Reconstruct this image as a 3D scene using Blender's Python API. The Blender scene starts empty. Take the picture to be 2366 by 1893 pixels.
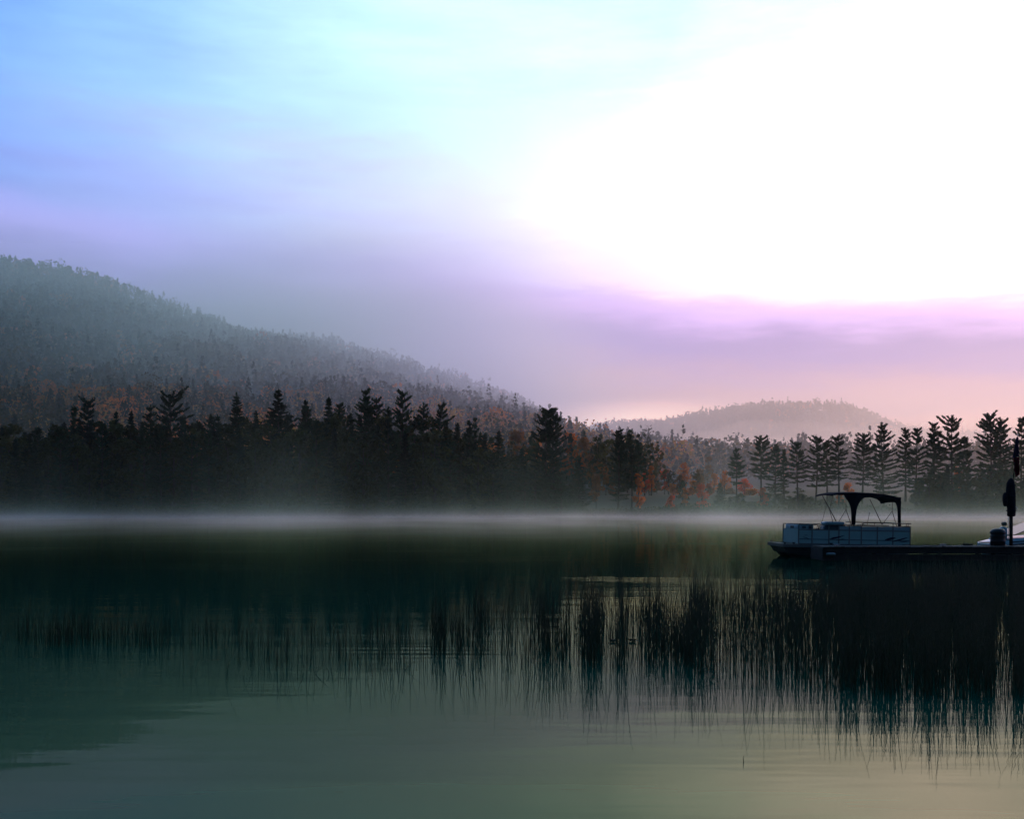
import bpy, math, random
import numpy as np
from mathutils import Vector
R = math.radians
rng = np.random.default_rng(7)
random.seed(7)
sc = bpy.context.scene
col = sc.collection

# ------------------------------------------------------------------ camera
F, CX, HY, EYE = 2537.0, 1183.0, 1176.5, 1.8        # focal length, centre column, horizon row of the photograph (2366 wide)
cam_d = bpy.data.cameras.new('camera')
cam_d.lens = 36 * F / 2366
cam_d.shift_y = (HY - 946.5) / 2366
cam_d.clip_start = 0.1
cam_d.clip_end = 20000
cam = bpy.data.objects.new('camera', cam_d)
cam.location = (0, 0, EYE)
cam.rotation_euler = (R(90), 0, 0)
col.objects.link(cam)
sc.camera = cam

# ------------------------------------------------------------------ world sky
SUN_AZ, SUN_EL = 34.0, 13.0
w = bpy.data.worlds.new("World")
sc.world = w
w.use_nodes = True
nt = w.node_tree
nt.nodes.clear()


class NB:
    """small helper that adds nodes to a tree"""
    def __init__(s, t): s.t = t
    def n(s, typ, **kw):
        x = s.t.nodes.new(typ)
        for k, v in kw.items(): setattr(x, k, v)
        return x
    def link(s, a, b): s.t.links.new(a, b)
    def put(s, sock, v):
        if isinstance(v, bpy.types.NodeSocket): s.link(v, sock)
        else: sock.default_value = v
    def m(s, op, a, b=0.0, c=0.0, clamp=False):
        x = s.n('ShaderNodeMath', operation=op, use_clamp=clamp)
        for i, v in enumerate((a, b, c)): s.put(x.inputs[i], v)
        return x.outputs[0]
    def rng(s, v, a, b, c=0.0, d=1.0, smooth=False):
        x = s.n('ShaderNodeMapRange', clamp=True)
        if smooth: x.interpolation_type = 'SMOOTHSTEP'
        s.put(x.inputs['Value'], v)
        for k, q in zip(('From Min', 'From Max', 'To Min', 'To Max'), (a, b, c, d)): s.put(x.inputs[k], q)
        return x.outputs['Result']
    def ramp(s, v, stops, interp='EASE'):
        x = s.n('ShaderNodeValToRGB')
        r = x.color_ramp
        r.interpolation = interp
        while len(r.elements) < len(stops): r.elements.new(0.5)
        for e, (p, c) in zip(r.elements, stops):
            e.position = p; e.color = (*c, 1)
        s.put(x.inputs[0], v)
        return x.outputs[0]
    def mix(s, f, a, b, mode='MIX'):
        x = s.n('ShaderNodeMix', data_type='RGBA', blend_type=mode)
        s.put(x.inputs[0], f)
        for i, v in ((6, a), (7, b)):
            s.put(x.inputs[i], (*v, 1) if isinstance(v, tuple) else v)
        return x.outputs[2]
    def noise(s, vec, scale, detail=3, rough=0.5):
        x = s.n('ShaderNodeTexNoise')
        if vec is not None: s.link(vec, x.inputs['Vector'])
        x.inputs['Scale'].default_value = scale
        x.inputs['Detail'].default_value = detail
        x.inputs['Roughness'].default_value = rough
        return x.outputs['Fac']


b = NB(nt)
dirv = b.n('ShaderNodeTexCoord').outputs['Generated']
sep = b.n('ShaderNodeSeparateXYZ'); b.link(dirv, sep.inputs[0])
el = b.m('MULTIPLY', b.m('ARCSINE', sep.outputs[2]), 180 / math.pi)            # degrees above the horizon
az = b.m('MULTIPLY', b.m('ARCTAN2', sep.outputs[0], sep.outputs[1]), 180 / math.pi)  # degrees clockwise from the view axis
mp = b.n('ShaderNodeMapping'); b.link(dirv, mp.inputs['Vector']); mp.inputs['Scale'].default_value = (1, 1, 3.2)
nz1 = b.noise(mp.outputs[0], 3.0, 5, 0.55)
mp2 = b.n('ShaderNodeMapping'); b.link(dirv, mp2.inputs['Vector']); mp2.inputs['Scale'].default_value = (1, 1, 6)
mp2.inputs['Location'].default_value = (3.1, 1.7, .4)
nz2 = b.noise(mp2.outputs[0], 7.0, 5, 0.6)
# upper sky: thin bright veil that falls away from the hidden sun
GA, GE = R(22), R(16)
gd = (math.sin(GA) * math.cos(GE), math.cos(GA) * math.cos(GE), math.sin(GE))
dp = b.n('ShaderNodeVectorMath', operation='DOT_PRODUCT'); b.link(dirv, dp.inputs[0]); dp.inputs[1].default_value = gd
ang = b.m('MULTIPLY', b.m('ARCCOSINE', dp.outputs['Value']), 180 / math.pi)
angn = b.m('ADD', ang, b.m('MULTIPLY', b.m('SUBTRACT', nz1, 0.5), 12.0))
S = lambda d: d / 180
upper = b.ramp(b.m('DIVIDE', angn, 180.0), [
    (S(0), (.70, .47, .51)), (S(10), (.32, .275, .29)), (S(15), (.20, .195, .21)), (S(20), (.166, .176, .20)), (S(25), (.152, .168, .212)),
    (S(31), (.120, .140, .210)), (S(38), (.074, .100, .205)), (S(46), (.040, .066, .165)), (S(60), (.018, .036, .095)), (S(85), (.0036, .012, .026)),
    (S(180), (.001, .0045, .008))], 'LINEAR')
upper = b.mix(1.0, upper, (7, 7, 7), 'MULTIPLY')
cy = b.rng(b.m('ADD', el, b.m('MULTIPLY', b.m('SUBTRACT', nz2, 0.5), 6.0)), 13.5, 21, 0, 1, True)
upper = b.mix(1.0, upper, b.mix(cy, (1.10, 1.0, 1.12), (.74, 1.03, 1.0)), 'MULTIPLY')
lowf = b.rng(el, 7, 15, .30, 1, True)
vs = b.n('ShaderNodeVectorMath', operation='SCALE'); b.link(upper, vs.inputs[0])
b.link(b.m('ADD', b.m('MULTIPLY', lowf, b.rng(ang, 34, 14)), b.rng(ang, 14, 34)), vs.inputs['Scale']); upper = vs.outputs[0]
topf = b.m('SUBTRACT', 1.0, b.m('MULTIPLY', b.m('MULTIPLY', b.rng(el, 16, 25, 0, 1, True), b.rng(ang, 20, 9)), .48))
vt = b.n('ShaderNodeVectorMath', operation='SCALE'); b.link(upper, vt.inputs[0]); b.link(topf, vt.inputs['Scale']); upper = vt.outputs[0]
wsp = b.n('ShaderNodeVectorMath', operation='SCALE'); b.link(upper, wsp.inputs[0]); b.link(b.rng(nz2, .3, .7, .90, 1.10), wsp.inputs['Scale']); upper = wsp.outputs[0]
# low bank of cloud with a soft upper edge that sinks towards the sun
edge = b.rng(az, -30, 28, 14.9, 10.2)
edge = b.m('ADD', edge, b.m('MULTIPLY', b.m('SUBTRACT', nz1, 0.5), 3.0))
t = b.m('DIVIDE', el, edge)
tn = b.m('ADD', t, b.m('MULTIPLY', b.m('SUBTRACT', nz2, 0.5), 0.25))
bl = b.ramp(tn, [(0, (.45, .50, .62)), (.5, (.42, .42, .85)), (.8, (.50, .46, 1.2)), (1, (.72, .66, 1.7))])
br = b.ramp(tn, [(0, (1.5, .62, .42)), (.30, (1.5, .74, .54)), (.48, (.72, .44, .54)), (.72, (.44, .33, .72)), (.88, (.95, .62, 1.2)), (1, (1.4, 1.05, 1.7))])
bank = b.mix(b.rng(az, -16, 12, 0, 1, True), bl, br)
dim = b.ramp(b.m('DIVIDE', ang, 180.0), [(0, (1, 1, 1)), (S(48), (1, 1, 1)), (S(80), (.3, .33, .38)), (S(110), (.1, .13, .17)), (1, (.06, .09, .13))])
bank = b.mix(1.0, b.mix(1.0, bank, (1, 1, 1), 'MULTIPLY'), dim, 'MULTIPLY')
cover = b.rng(t, b.rng(az, -8, 10, .93, .80), b.rng(az, -8, 10, 1.07, 1.24), 1, 0, True)
gap = b.m('MULTIPLY', b.rng(b.m('ABSOLUTE', b.m('SUBTRACT', az, 5.5)), 0, 9, 1, 0, True),
          b.rng(b.m('ABSOLUTE', b.m('SUBTRACT', el, 4.3)), 0, 1.7, 1, 0, True))
bank = b.mix(b.m('MULTIPLY', gap, 0.85), bank, (2.6, 1.7, 1.3))
sky_c = b.mix(cover, upper, bank)
bg1 = b.n('ShaderNodeBackground'); b.link(sky_c, bg1.inputs['Color']); bg1.inputs['Strength'].default_value = 1.0
ns = b.n('ShaderNodeTexSky', sky_type='NISHITA', sun_disc=False)
ns.sun_elevation = R(SUN_EL); ns.sun_rotation = R(SUN_AZ); ns.air_density = 1.0; ns.dust_density = 2.0
bg2 = b.n('ShaderNodeBackground'); b.link(ns.outputs[0], bg2.inputs['Color']); bg2.inputs['Strength'].default_value = 0.05
ms = b.n('ShaderNodeMixShader'); ms.inputs[0].default_value = 0.03
b.link(bg1.outputs[0], ms.inputs[1]); b.link(bg2.outputs[0], ms.inputs[2])
wo = b.n('ShaderNodeOutputWorld'); b.link(ms.outputs[0], wo.inputs['Surface'])

# ------------------------------------------------------------------ sun behind the cloud
sd = bpy.data.lights.new('sun', 'SUN')
sd.energy = 1.5; sd.angle = R(11); sd.color = (1.0, .70, .52)
so = bpy.data.objects.new('sun', sd)
sdir = Vector((math.sin(R(SUN_AZ)) * math.cos(R(SUN_EL)), math.cos(R(SUN_AZ)) * math.cos(R(SUN_EL)), math.sin(R(SUN_EL))))
so.rotation_euler = sdir.to_track_quat('Z', 'Y').to_euler()
so.location = sdir * 100
col.objects.link(so)

# ------------------------------------------------------------------ picture settings
sc.view_settings.view_transform = 'Standard'
sc.view_settings.look = 'None'
sc.view_settings.exposure = 0.0
sc.view_settings.gamma = 1.0
sc.view_settings.use_curve_mapping = False
sc.render.engine = 'CYCLES'
cy_ = sc.cycles
cy_.use_denoising = True
cy_.max_bounces = 5; cy_.diffuse_bounces = 2; cy_.glossy_bounces = 2; cy_.transmission_bounces = 2
cy_.volume_bounces = 3; cy_.transparent_max_bounces = 4
cy_.caustics_reflective = False; cy_.caustics_refractive = False
cy_.sample_clamp_indirect = 4.0
cy_.volume_step_rate = 1.0
cy_.volume_max_steps = 128

# ------------------------------------------------------------------ helpers
def P(px, py, Y):
    """the place at distance Y that the photograph shows at pixel (px, py)"""
    return ((px - CX) / F * Y, Y, EYE + (HY - py) / F * Y)


def mesh_from(name, V, Fc, mat=None, smooth=False):
    me = bpy.data.meshes.new(name)
    V = np.asarray(V, np.float32).reshape(-1, 3)
    if isinstance(Fc, np.ndarray):
        n, k = Fc.shape
        me.vertices.add(len(V)); me.vertices.foreach_set('co', V.ravel())
        me.loops.add(n * k); me.loops.foreach_set('vertex_index', Fc.astype(np.int32).ravel())
        me.polygons.add(n)
        me.polygons.foreach_set('loop_start', np.arange(0, n * k, k, dtype=np.int32))
        me.update(calc_edges=True)
    else:
        me.from_pydata(V.tolist(), [], Fc)
        me.update()
    if smooth: me.polygons.foreach_set('use_smooth', np.ones(len(me.polygons), bool))
    if mat: me.materials.append(mat)
    return me


def link(name, me, parent=None, label=None, cat=None, group=None, kind=None, loc=None):
    o = bpy.data.objects.new(name, me)
    col.objects.link(o)
    if parent: o.parent = parent
    if loc: o.location = loc
    return tag(o, label, cat, group, kind)


def tag(o, label=None, cat=None, group=None, kind=None):
    if label: o['label'] = label
    if cat: o['category'] = cat
    if group: o['group'] = group
    if kind: o['kind'] = kind
    return o


def empty(name, loc, label, cat, group=None, rz=0):
    o = bpy.data.objects.new(name, None)
    o.empty_display_size = 0.2
    col.objects.link(o)
    o.location = loc; o.rotation_euler = (0, 0, rz)
    return tag(o, label, cat, group)


class MB:
    """collects shapes into one mesh"""
    def __init__(s): s.v = []; s.f = []
    def add(s, V, Fc):
        o = len(s.v); s.v += [tuple(map(float, p)) for p in V]; s.f += [tuple(i + o for i in q) for q in Fc]; return s
    def box(s, x0, x1, y0, y1, z0, z1, bev=0.0):
        if bev <= 0:
            V = [(x, y, z) for z in (z0, z1) for y in (y0, y1) for x in (x0, x1)]
            return s.add(V, [(0, 2, 3, 1), (4, 5, 7, 6), (0, 1, 5, 4), (2, 6, 7, 3), (0, 4, 6, 2), (1, 3, 7, 5)])
        k = bev
        rings = []
        for z, i in ((z0, k), (z0 + k, 0), (z1 - k, 0), (z1, k)):
            a0, a1, c0, c1 = x0 + i, x1 - i, y0 + i, y1 - i
            rings.append([(a0 + k, c0, z), (a1 - k, c0, z), (a1, c0 + k, z), (a1, c1 - k, z), (a1 - k, c1, z), (a0 + k, c1, z), (a0, c1 - k, z), (a0, c0 + k, z)])
        return s.loft(rings)
    def loft(s, rings, cap=True, close=True):
        n = len(rings[0]); V = [p for r in rings for p in r]; Fc = []
        for i in range(len(rings) - 1):
            for j in range(n if close else n - 1):
                a, c = i * n + j, i * n + (j + 1) % n
                Fc.append((a, c, c + n, a + n))
        if cap and close:
            Fc.append(tuple(range(n - 1, -1, -1))); Fc.append(tuple((len(rings) - 1) * n + j for j in range(n)))
        return s.add(V, Fc)
    def tube(s, pts, r, n=6, cap=True):
        pts = [Vector(p) for p in pts]
        rs = r if isinstance(r, (list, tuple)) else [r] * len(pts)
        rings = []
        up = Vector((0, 0, 1))
        for i, p in enumerate(pts):
            d = (pts[min(i + 1, len(pts) - 1)] - pts[max(i - 1, 0)]).normalized()
            a = d.cross(up)
            if a.length < 0.15: a = d.cross(Vector((0, 1, 0)))
            a.normalize(); c = d.cross(a).normalized()
            rings.append([p + (a * math.cos(q) + c * math.sin(q)) * rs[i] for q in [2 * math.pi * k / n for k in range(n)]])
        return s.loft(rings, cap)
    def lathe(s, prof, cx=0, cy=0, n=20):
        return s.loft([[(cx + r * math.cos(2 * math.pi * k / n), cy + r * math.sin(2 * math.pi * k / n), z) for k in range(n)] for r, z in prof])
    def build(s, name, mat, parent=None, smooth=False, **kw):
        return link(name, mesh_from(name, s.v, s.f, mat, smooth), parent, **kw)


def material(name, base, rough=0.6, var=0.0, nscale=2.0, metallic=0.0, rnd=0.0, translucent=0.0, bump=0.0, attr=None, spec=0.3):
    m = bpy.data.materials.new(name)
    m.use_nodes = True
    q = NB(m.node_tree)
    bs = m.node_tree.nodes['Principled BSDF']
    bs.inputs['Roughness'].default_value = rough
    bs.inputs['Metallic'].default_value = metallic
    bs.inputs['Specular IOR Level'].default_value = spec
    obj = q.n('ShaderNodeTexCoord').outputs['Object']
    nz = q.noise(obj, nscale, 4, 0.6)
    if attr:
        a = q.n('ShaderNodeAttribute', attribute_name=attr); c = a.outputs['Color']
    else:
        c = q.n('ShaderNodeRGB'); c.outputs[0].default_value = (*base, 1); c = c.outputs[0]
    v = q.rng(nz, 0.25, 0.75, 1 - var, 1 + var)
    if rnd:
        oi = q.n('ShaderNodeObjectInfo')
        v = q.m('MULTIPLY', v, q.rng(oi.outputs['Random'], 0, 1, 1 - rnd, 1 + rnd))
    cc = q.n('ShaderNodeVectorMath', operation='SCALE'); q.link(c, cc.inputs[0]); q.link(v, cc.inputs['Scale'])
    q.link(cc.outputs[0], bs.inputs['Base Color'])
    if bump:
        bp = q.n('ShaderNodeBump'); bp.inputs['Strength'].default_value = bump; bp.inputs['Distance'].default_value = 0.02
        q.link(nz, bp.inputs['Height']); q.link(bp.outputs[0], bs.inputs['Normal'])
    if translucent:
        tr = q.n('ShaderNodeBsdfTranslucent'); q.link(cc.outputs[0], tr.inputs['Color'])
        mx = q.n('ShaderNodeMixShader'); mx.inputs[0].default_value = translucent
        q.link(bs.outputs[0], mx.inputs[1]); q.link(tr.outputs[0], mx.inputs[2])
        q.link(mx.outputs[0], m.node_tree.nodes['Material Output'].inputs['Surface'])
    return m


M = {
    'needle': material('pine needles', (.022, .045, .018), .7, .45, .6, rnd=.3, translucent=.06, spec=.1),
    'needle_dark': material('spruce needles', (.024, .04, .02), .75, .4, .6, rnd=.3, translucent=.08, spec=.05),
    'leaf_green': material('olive leaves', (.05, .055, .016), .7, .4, .7, rnd=.35, translucent=.2, spec=.1),
    'leaf_orange': material('orange maple leaves', (.60, .15, .02), .7, .35, .7, rnd=.25, translucent=.65, spec=.1),
    'leaf_red': material('red maple leaves', (.65, .07, .018), .7, .35, .7, rnd=.2, translucent=.65, spec=.1),
    'leaf_rust': material('rust leaves', (.24, .09, .025), .7, .4, .7, rnd=.3, translucent=.45, spec=.1),
    'bark': material('bark', (.05, .038, .03), .9, .4, 3, bump=.5),
    'forest': material('mixed hillside foliage', (.05, .05, .02), .8, .3, .15, attr='tint', translucent=.45, spec=.05),
    'soil': material('forest floor', (.05, .042, .022), .95, .4, .02, spec=.1),
    'reed': material('rush stems', (.035, .045, .018), .6, .4, 8, rnd=.4, spec=.2),
    'white': material('pale aqua painted panel', (.28, .50, .48), .35, .08, 2.5),
    'alu': material('dull aluminium', (.16, .19, .18), .45, .12, 4, metallic=.7),
    'pontoon': material('dark weathered aluminium', (.10, .11, .11), .5, .25, 4, metallic=.5),
    'canvas': material('navy black canvas', (.016, .018, .026), .85, .3, 6, bump=.2, spec=.1),
    'tube': material('brown anodised tube', (.07, .06, .045), .45, .2, 5, metallic=.4),
    'decal': material('dark blue decal', (.015, .02, .035), .5, .1, 5),
    'vinyl': material('pale blue vinyl', (.28, .42, .44), .5, .12, 4),
    'vinyl_dark': material('dark vinyl', (.05, .07, .075), .5, .2, 4),
    'carpet': material('grey green deck carpet', (.12, .17, .14), .95, .25, 9),
    'wood': material('weathered dock wood', (.075, .066, .055), .85, .45, 5, bump=.6, rnd=.35),
    'wood_dark': material('wet dark timber', (.035, .03, .026), .7, .4, 4, bump=.5),
    'black': material('black plastic', (.018, .019, .02), .45, .2, 3),
    'rope': material('dark rope', (.09, .075, .05), .9, .3, 20),
    'steel': material('galvanised steel', (.4, .42, .42), .35, .1, 10, metallic=.9),
    'hull': material('white gelcoat', (.55, .68, .72), .35, .04, 2, spec=.5),
    'blue': material('blue gelcoat', (.03, .14, .33), .2, .05, 2, spec=.5),
    'tan': material('tan vinyl', (.33, .24, .15), .6, .15, 4),
    'glass': material('smoked windscreen', (.05, .07, .075), .35, .05, 2, spec=.2),
    'flag_red': material('red flag cloth', (.14, .012, .018), .8, .2, 9, translucent=.25),
    'flag_navy': material('navy flag cloth', (.012, .014, .05), .8, .2, 9, translucent=.15),
}

# ------------------------------------------------------------------ hills: one sheet from the far shore to the far ridges
RIDGE_L = np.array([(-3000, 620), (-1500, 470), (-600, 520), (0, 603), (120, 617), (230, 645), (310, 673), (400, 715), (480, 738), (560, 770), (640, 780),
                    (770, 792), (930, 838), (1090, 893), (1170, 920), (1228, 946), (1262, 985), (1330, 1030), (1450, 1060), (2400, 1080), (5000, 1080)], float)
RIDGE_F = np.array([(-2000, 1090), (1250, 1030), (1330, 998), (1400, 984), (1530, 978), (1580, 965), (1640, 957), (1700, 949), (1790, 943), (1870, 943), (1940, 953),
                    (2005, 975), (2050, 993), (2150, 1003), (2300, 1002), (2500, 990), (3200, 960), (6000, 900)], float)
YL, YF, TREE = 1300.0, 2000.0, 12.0


def smooth(t): t = np.clip(t, 0, 1); return t * t * (3 - 2 * t)


def shore(X): return 247 + 4 * np.sin(X * .045 + 1) + 2.2 * np.sin(X * .13)


def vnoise(X, Y, s, seed=0):
    a = np.sin(X / s + seed) * np.cos(Y / (s * 1.13) - seed * 1.7) + .5 * np.sin(X / s * 2.3 + Y / s * 1.7 + seed * 3) + .3 * np.sin(X / s * 4.1 - Y / s * 3.7 + seed)
    return a / 1.8


def ground(X, Y):
    X = np.asarray(X, float); Y = np.asarray(Y, float)
    d = Y - shore(X)
    base = np.where(d < 0, np.maximum(d * .25, -2.5), 0.25 + 5.0 * smooth(d / 40) + 8 * smooth((d - 30) / 300))
    px = X / YL * F + CX
    zl = np.interp(px, RIDGE_L[:, 0], RIDGE_L[:, 1]); zl = EYE + (HY - zl) / F * YL - TREE
    tl = (Y - 320) / (YL - 320)
    hl = np.where(Y < YL, zl * np.clip(tl, 0, 1) ** 1.05, zl * (1 - .75 * smooth((Y - YL) / 700)))
    px = X / YF * F + CX
    zf = np.interp(px, RIDGE_F[:, 0], RIDGE_F[:, 1]); zf = EYE + (HY - zf) / F * YF - TREE
    hf = np.where(Y < YF, zf * smooth((Y - 1400) / (YF - 1400)), zf * (1 - .5 * smooth((Y - YF) / 900)))
    h = np.maximum(base, 0) * 1.0
    h = np.maximum(h, np.maximum(hl, hf)) + .35 * np.minimum(h, np.maximum(hl, hf)).clip(0, 12)
    n = vnoise(X, Y, 55, 1) * 5 + vnoise(X, Y, 140, 4) * 9
    h = h + n * smooth((Y - 420) / 300) * (1 - .6 * smooth((np.abs(Y - YL) < 120) * 1.0))
    return np.where(d < 0, base, h)


xs = np.linspace(-3000, 3000, 161)
ys = 238 * (3500 / 238) ** np.linspace(0, 1, 120)
GX, GY = np.meshgrid(xs * 1.0, ys)
GX = GX * np.clip(GY / 1800, .12, 1)            # finer columns near the lake
GZ = ground(GX, GY)
nx, ny = len(xs), len(ys)
idx = np.arange(nx * ny).reshape(ny, nx)
quads = np.stack([idx[:-1, :-1], idx[:-1, 1:], idx[1:, 1:], idx[1:, :-1]], -1).reshape(-1, 4)
link('hills', mesh_from('hills', np.stack([GX, GY, GZ], -1), quads, M['soil'], True), kind='structure')

# ------------------------------------------------------------------ lake
wm = bpy.data.materials.new('still lake water')
wm.use_nodes = True
wm.node_tree.nodes.clear()
q = NB(wm.node_tree)
pos = q.n('ShaderNodeNewGeometry').outputs['Position']
mpa = q.n('ShaderNodeMapping'); q.link(pos, mpa.inputs['Vector']); mpa.inputs['Scale'].default_value = (.22, 1.0, 1)
broad = q.noise(mpa.outputs[0], 1.3, 3, .5)
mpb = q.n('ShaderNodeMapping'); q.link(pos, mpb.inputs['Vector']); mpb.inputs['Rotation'].default_value = (0, 0, R(4)); mpb.inputs['Scale'].default_value = (.05, 1, 1)
wv = q.n('ShaderNodeTexWave', wave_type='BANDS', bands_direction='Y')
q.link(mpb.outputs[0], wv.inputs['Vector'])
wv.inputs['Scale'].default_value = 0.85; wv.inputs['Distortion'].default_value = 1.2; wv.inputs['Detail'].default_value = 1; wv.inputs['Detail Scale'].default_value = .6
mpc = q.n('ShaderNodeMapping'); q.link(pos, mpc.inputs['Vector']); mpc.inputs['Scale'].default_value = (.09, .2, 1); mpc.inputs['Location'].default_value = (.4, .1, 0)
patch = q.rng(q.noise(mpc.outputs[0], 1.0, 2, .5), .52, .66, 0, 1, True)
sepw = q.n('ShaderNodeSeparateXYZ'); q.link(pos, sepw.inputs[0])
patch = q.m('MULTIPLY', patch, q.rng(sepw.outputs[1], 8.5, 14, .12, 1, True))
hgt = q.m('ADD', q.m('MULTIPLY', broad, .0055), q.m('MULTIPLY', q.m('MULTIPLY', wv.outputs['Fac'], patch), .0016))
bp = q.n('ShaderNodeBump'); bp.inputs['Strength'].default_value = 1.0; bp.inputs['Distance'].default_value = 1.0
q.link(hgt, bp.inputs['Height'])
gl = q.n('ShaderNodeBsdfGlossy'); gl.inputs['Color'].default_value = (.34, .43, .25, 1); gl.inputs['Roughness'].default_value = .028
q.link(bp.outputs[0], gl.inputs['Normal'])
df = q.n('ShaderNodeBsdfDiffuse'); df.inputs['Color'].default_value = (.002, .060, .038, 1)
fr = q.n('ShaderNodeFresnel'); fr.inputs['IOR'].default_value = 1.33; q.link(bp.outputs[0], fr.inputs['Normal'])
mx = q.n('ShaderNodeMixShader'); q.link(fr.outputs[0], mx.inputs[0]); q.link(df.outputs[0], mx.inputs[1]); q.link(gl.outputs[0], mx.inputs[2])
oo = q.n('ShaderNodeOutputMaterial'); q.link(mx.outputs[0], oo.inputs['Surface'])
link('lake_water', mesh_from('lake_water', [(-900, -60, 0), (900, -60, 0), (900, 300, 0), (-900, 300, 0)], [(0, 1, 2, 3)], wm), kind='structure')

# ------------------------------------------------------------------ air: haze, valley fog, mist on the water
def volume(name, colr, density, g, field=None, tint=None):
    m = bpy.data.materials.new(name)
    m.use_nodes = True
    m.node_tree.nodes.clear()
    k = NB(m.node_tree)
    v = k.n('ShaderNodeVolumePrincipled')
    v.inputs['Color'].default_value = (*colr, 1); v.inputs['Anisotropy'].default_value = g
    if tint: k.link(tint(k), v.inputs['Color'])
    if field: k.link(field(k), v.inputs['Density'])
    else: v.inputs['Density'].default_value = density
    o = k.n('ShaderNodeOutputMaterial'); k.link(v.outputs[0], o.inputs['Volume'])
    return m


def box_mesh(name, x0, x1, y0, y1, z0, z1, mat):
    return mesh_from(name, *(lambda mb: (mb.v, mb.f))(MB().box(x0, x1, y0, y1, z0, z1)), mat)


link('haze', box_mesh('haze', -3100, 3100, -80, 3600, -4, 420, volume('even morning haze', (.93, .95, 1.0), .00004, .5)), kind='stuff')
# a low lumpy bank lying before the far hill
nxb, nyb = 40, 24
bx = np.linspace(-60, 1500, nxb); by = np.linspace(640, 1500, nyb)
BX, BY = np.meshgrid(bx, by)
ed = smooth((BX + 60) / 260) * smooth((BY - 640) / 220) * smooth((1500 - BY) / 220)
BZ = 5 + ed * (66 + 9 * vnoise(BX, BY, 90, 2) + 5 * vnoise(BX, BY, 38, 5))
top = np.stack([BX, BY, BZ], -1).reshape(-1, 3); bot = top.copy(); bot[:, 2] = -3.2
ii = np.arange(nxb * nyb).reshape(nyb, nxb); off = nxb * nyb
fs = [tuple(x) for x in np.stack([ii[:-1, :-1], ii[:-1, 1:], ii[1:, 1:], ii[1:, :-1]], -1).reshape(-1, 4)]
fs += [tuple(off + k for k in f[::-1]) for f in fs]
ring = list(ii[0, :]) + list(ii[1:, -1]) + list(ii[-1, -2::-1]) + list(ii[-2:0:-1, 0])
fs += [(ring[k], off + ring[k], off + ring[(k + 1) % len(ring)], ring[(k + 1) % len(ring)]) for k in range(len(ring))]
link('fog_bank', mesh_from('fog_bank', np.vstack([top, bot]), [tuple(int(i) for i in f) for f in fs], volume('low fog bank', (1.0, .80, .70), .0028, .5)), kind='stuff')


def valley_field(k):
    p = k.n('ShaderNodeNewGeometry').outputs['Position']
    s = k.n('ShaderNodeSeparateXYZ'); k.link(p, s.inputs[0])
    mp_ = k.n('ShaderNodeMapping'); k.link(p, mp_.inputs['Vector']); mp_.inputs['Scale'].default_value = (.6, .6, 2.2)
    nz = k.noise(mp_.outputs[0], .0045, 3, .5)
    x, y, z = s.outputs
    right = k.rng(x, -60, 160, 0, 1, True)                       # towards the open valley the deck lies lower and thinner
    zt = k.m('DIVIDE', z, k.m('SUBTRACT', 1.0, k.m('MULTIPLY', right, .35)))
    d = k.m('MULTIPLY', k.rng(y, 420, 1100, 0, 1, True), k.rng(zt, 190, 395, 1, 0, True))
    d = k.m('MULTIPLY', d, k.m('SUBTRACT', .0023, k.m('MULTIPLY', right, k.rng(y, 1300, 1800, .0018, .0014))))
    d = k.m('MULTIPLY', d, k.rng(nz, .3, .7, .25, 1.8))
    # ground fog between the shore trees and the woods behind them
    gf = k.m('MULTIPLY', k.rng(y, 283, 400, 0, 1, True), k.m('EXPONENT', k.m('DIVIDE', z, -26.0)))
    gf = k.m('MULTIPLY', gf, k.m('MULTIPLY', k.rng(y, 700, 1000, 1, .25, True), k.m('ADD', .0016, k.m('MULTIPLY', right, .0010))))
    gf = k.m('MULTIPLY', gf, k.rng(nz, .3, .7, .6, 1.4))
    return k.m('ADD', d, gf)


def valley_tint(k):
    p = k.n('ShaderNodeNewGeometry').outputs['Position']
    s = k.n('ShaderNodeSeparateXYZ'); k.link(p, s.inputs[0])
    a = k.mix(k.rng(s.outputs[0], -260, 0, 0, 1, True), (.80, .95, .87), (.84, .85, 1.0))
    return k.mix(k.rng(s.outputs[0], -60, 260, 0, 1, True), a, (1.0, .82, .76))  # peach on the sun side: warm light put into the fog's own colour


link('valley_fog', box_mesh('valley_fog', -1500, 1500, 281, 2140, -3.5, 400, volume('valley fog', (.93, .97, .95), .001, .55, valley_field, valley_tint)), kind='stuff')


def mist_field(k):
    p = k.n('ShaderNodeNewGeometry').outputs['Position']
    s = k.n('ShaderNodeSeparateXYZ'); k.link(p, s.inputs[0])
    z, y = s.outputs[2], s.outputs[1]
    mp_ = k.n('ShaderNodeMapping'); k.link(p, mp_.inputs['Vector']); mp_.inputs['Scale'].default_value = (1, .45, .30)
    nz = k.noise(mp_.outputs[0], .055, 4, .6)
    near = k.rng(y, 46, 100, 0, 1, True)
    low = k.m('MULTIPLY', k.m('EXPONENT', k.m('MULTIPLY', z, -1.1)), .0066)
    low = k.m('MULTIPLY', low, k.rng(nz, .38, .62, .25, 1.55))
    hi = k.m('MULTIPLY', k.m('EXPONENT', k.m('MULTIPLY', z, -.14)), .0015)
    hi = k.m('MULTIPLY', hi, k.rng(nz, .46, .70, .05, 1.5, True))
    hi = k.m('MULTIPLY', hi, k.rng(z, 8, 13, 1, 0, True))
    return k.m('MULTIPLY', k.m('ADD', low, hi), near)


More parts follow.
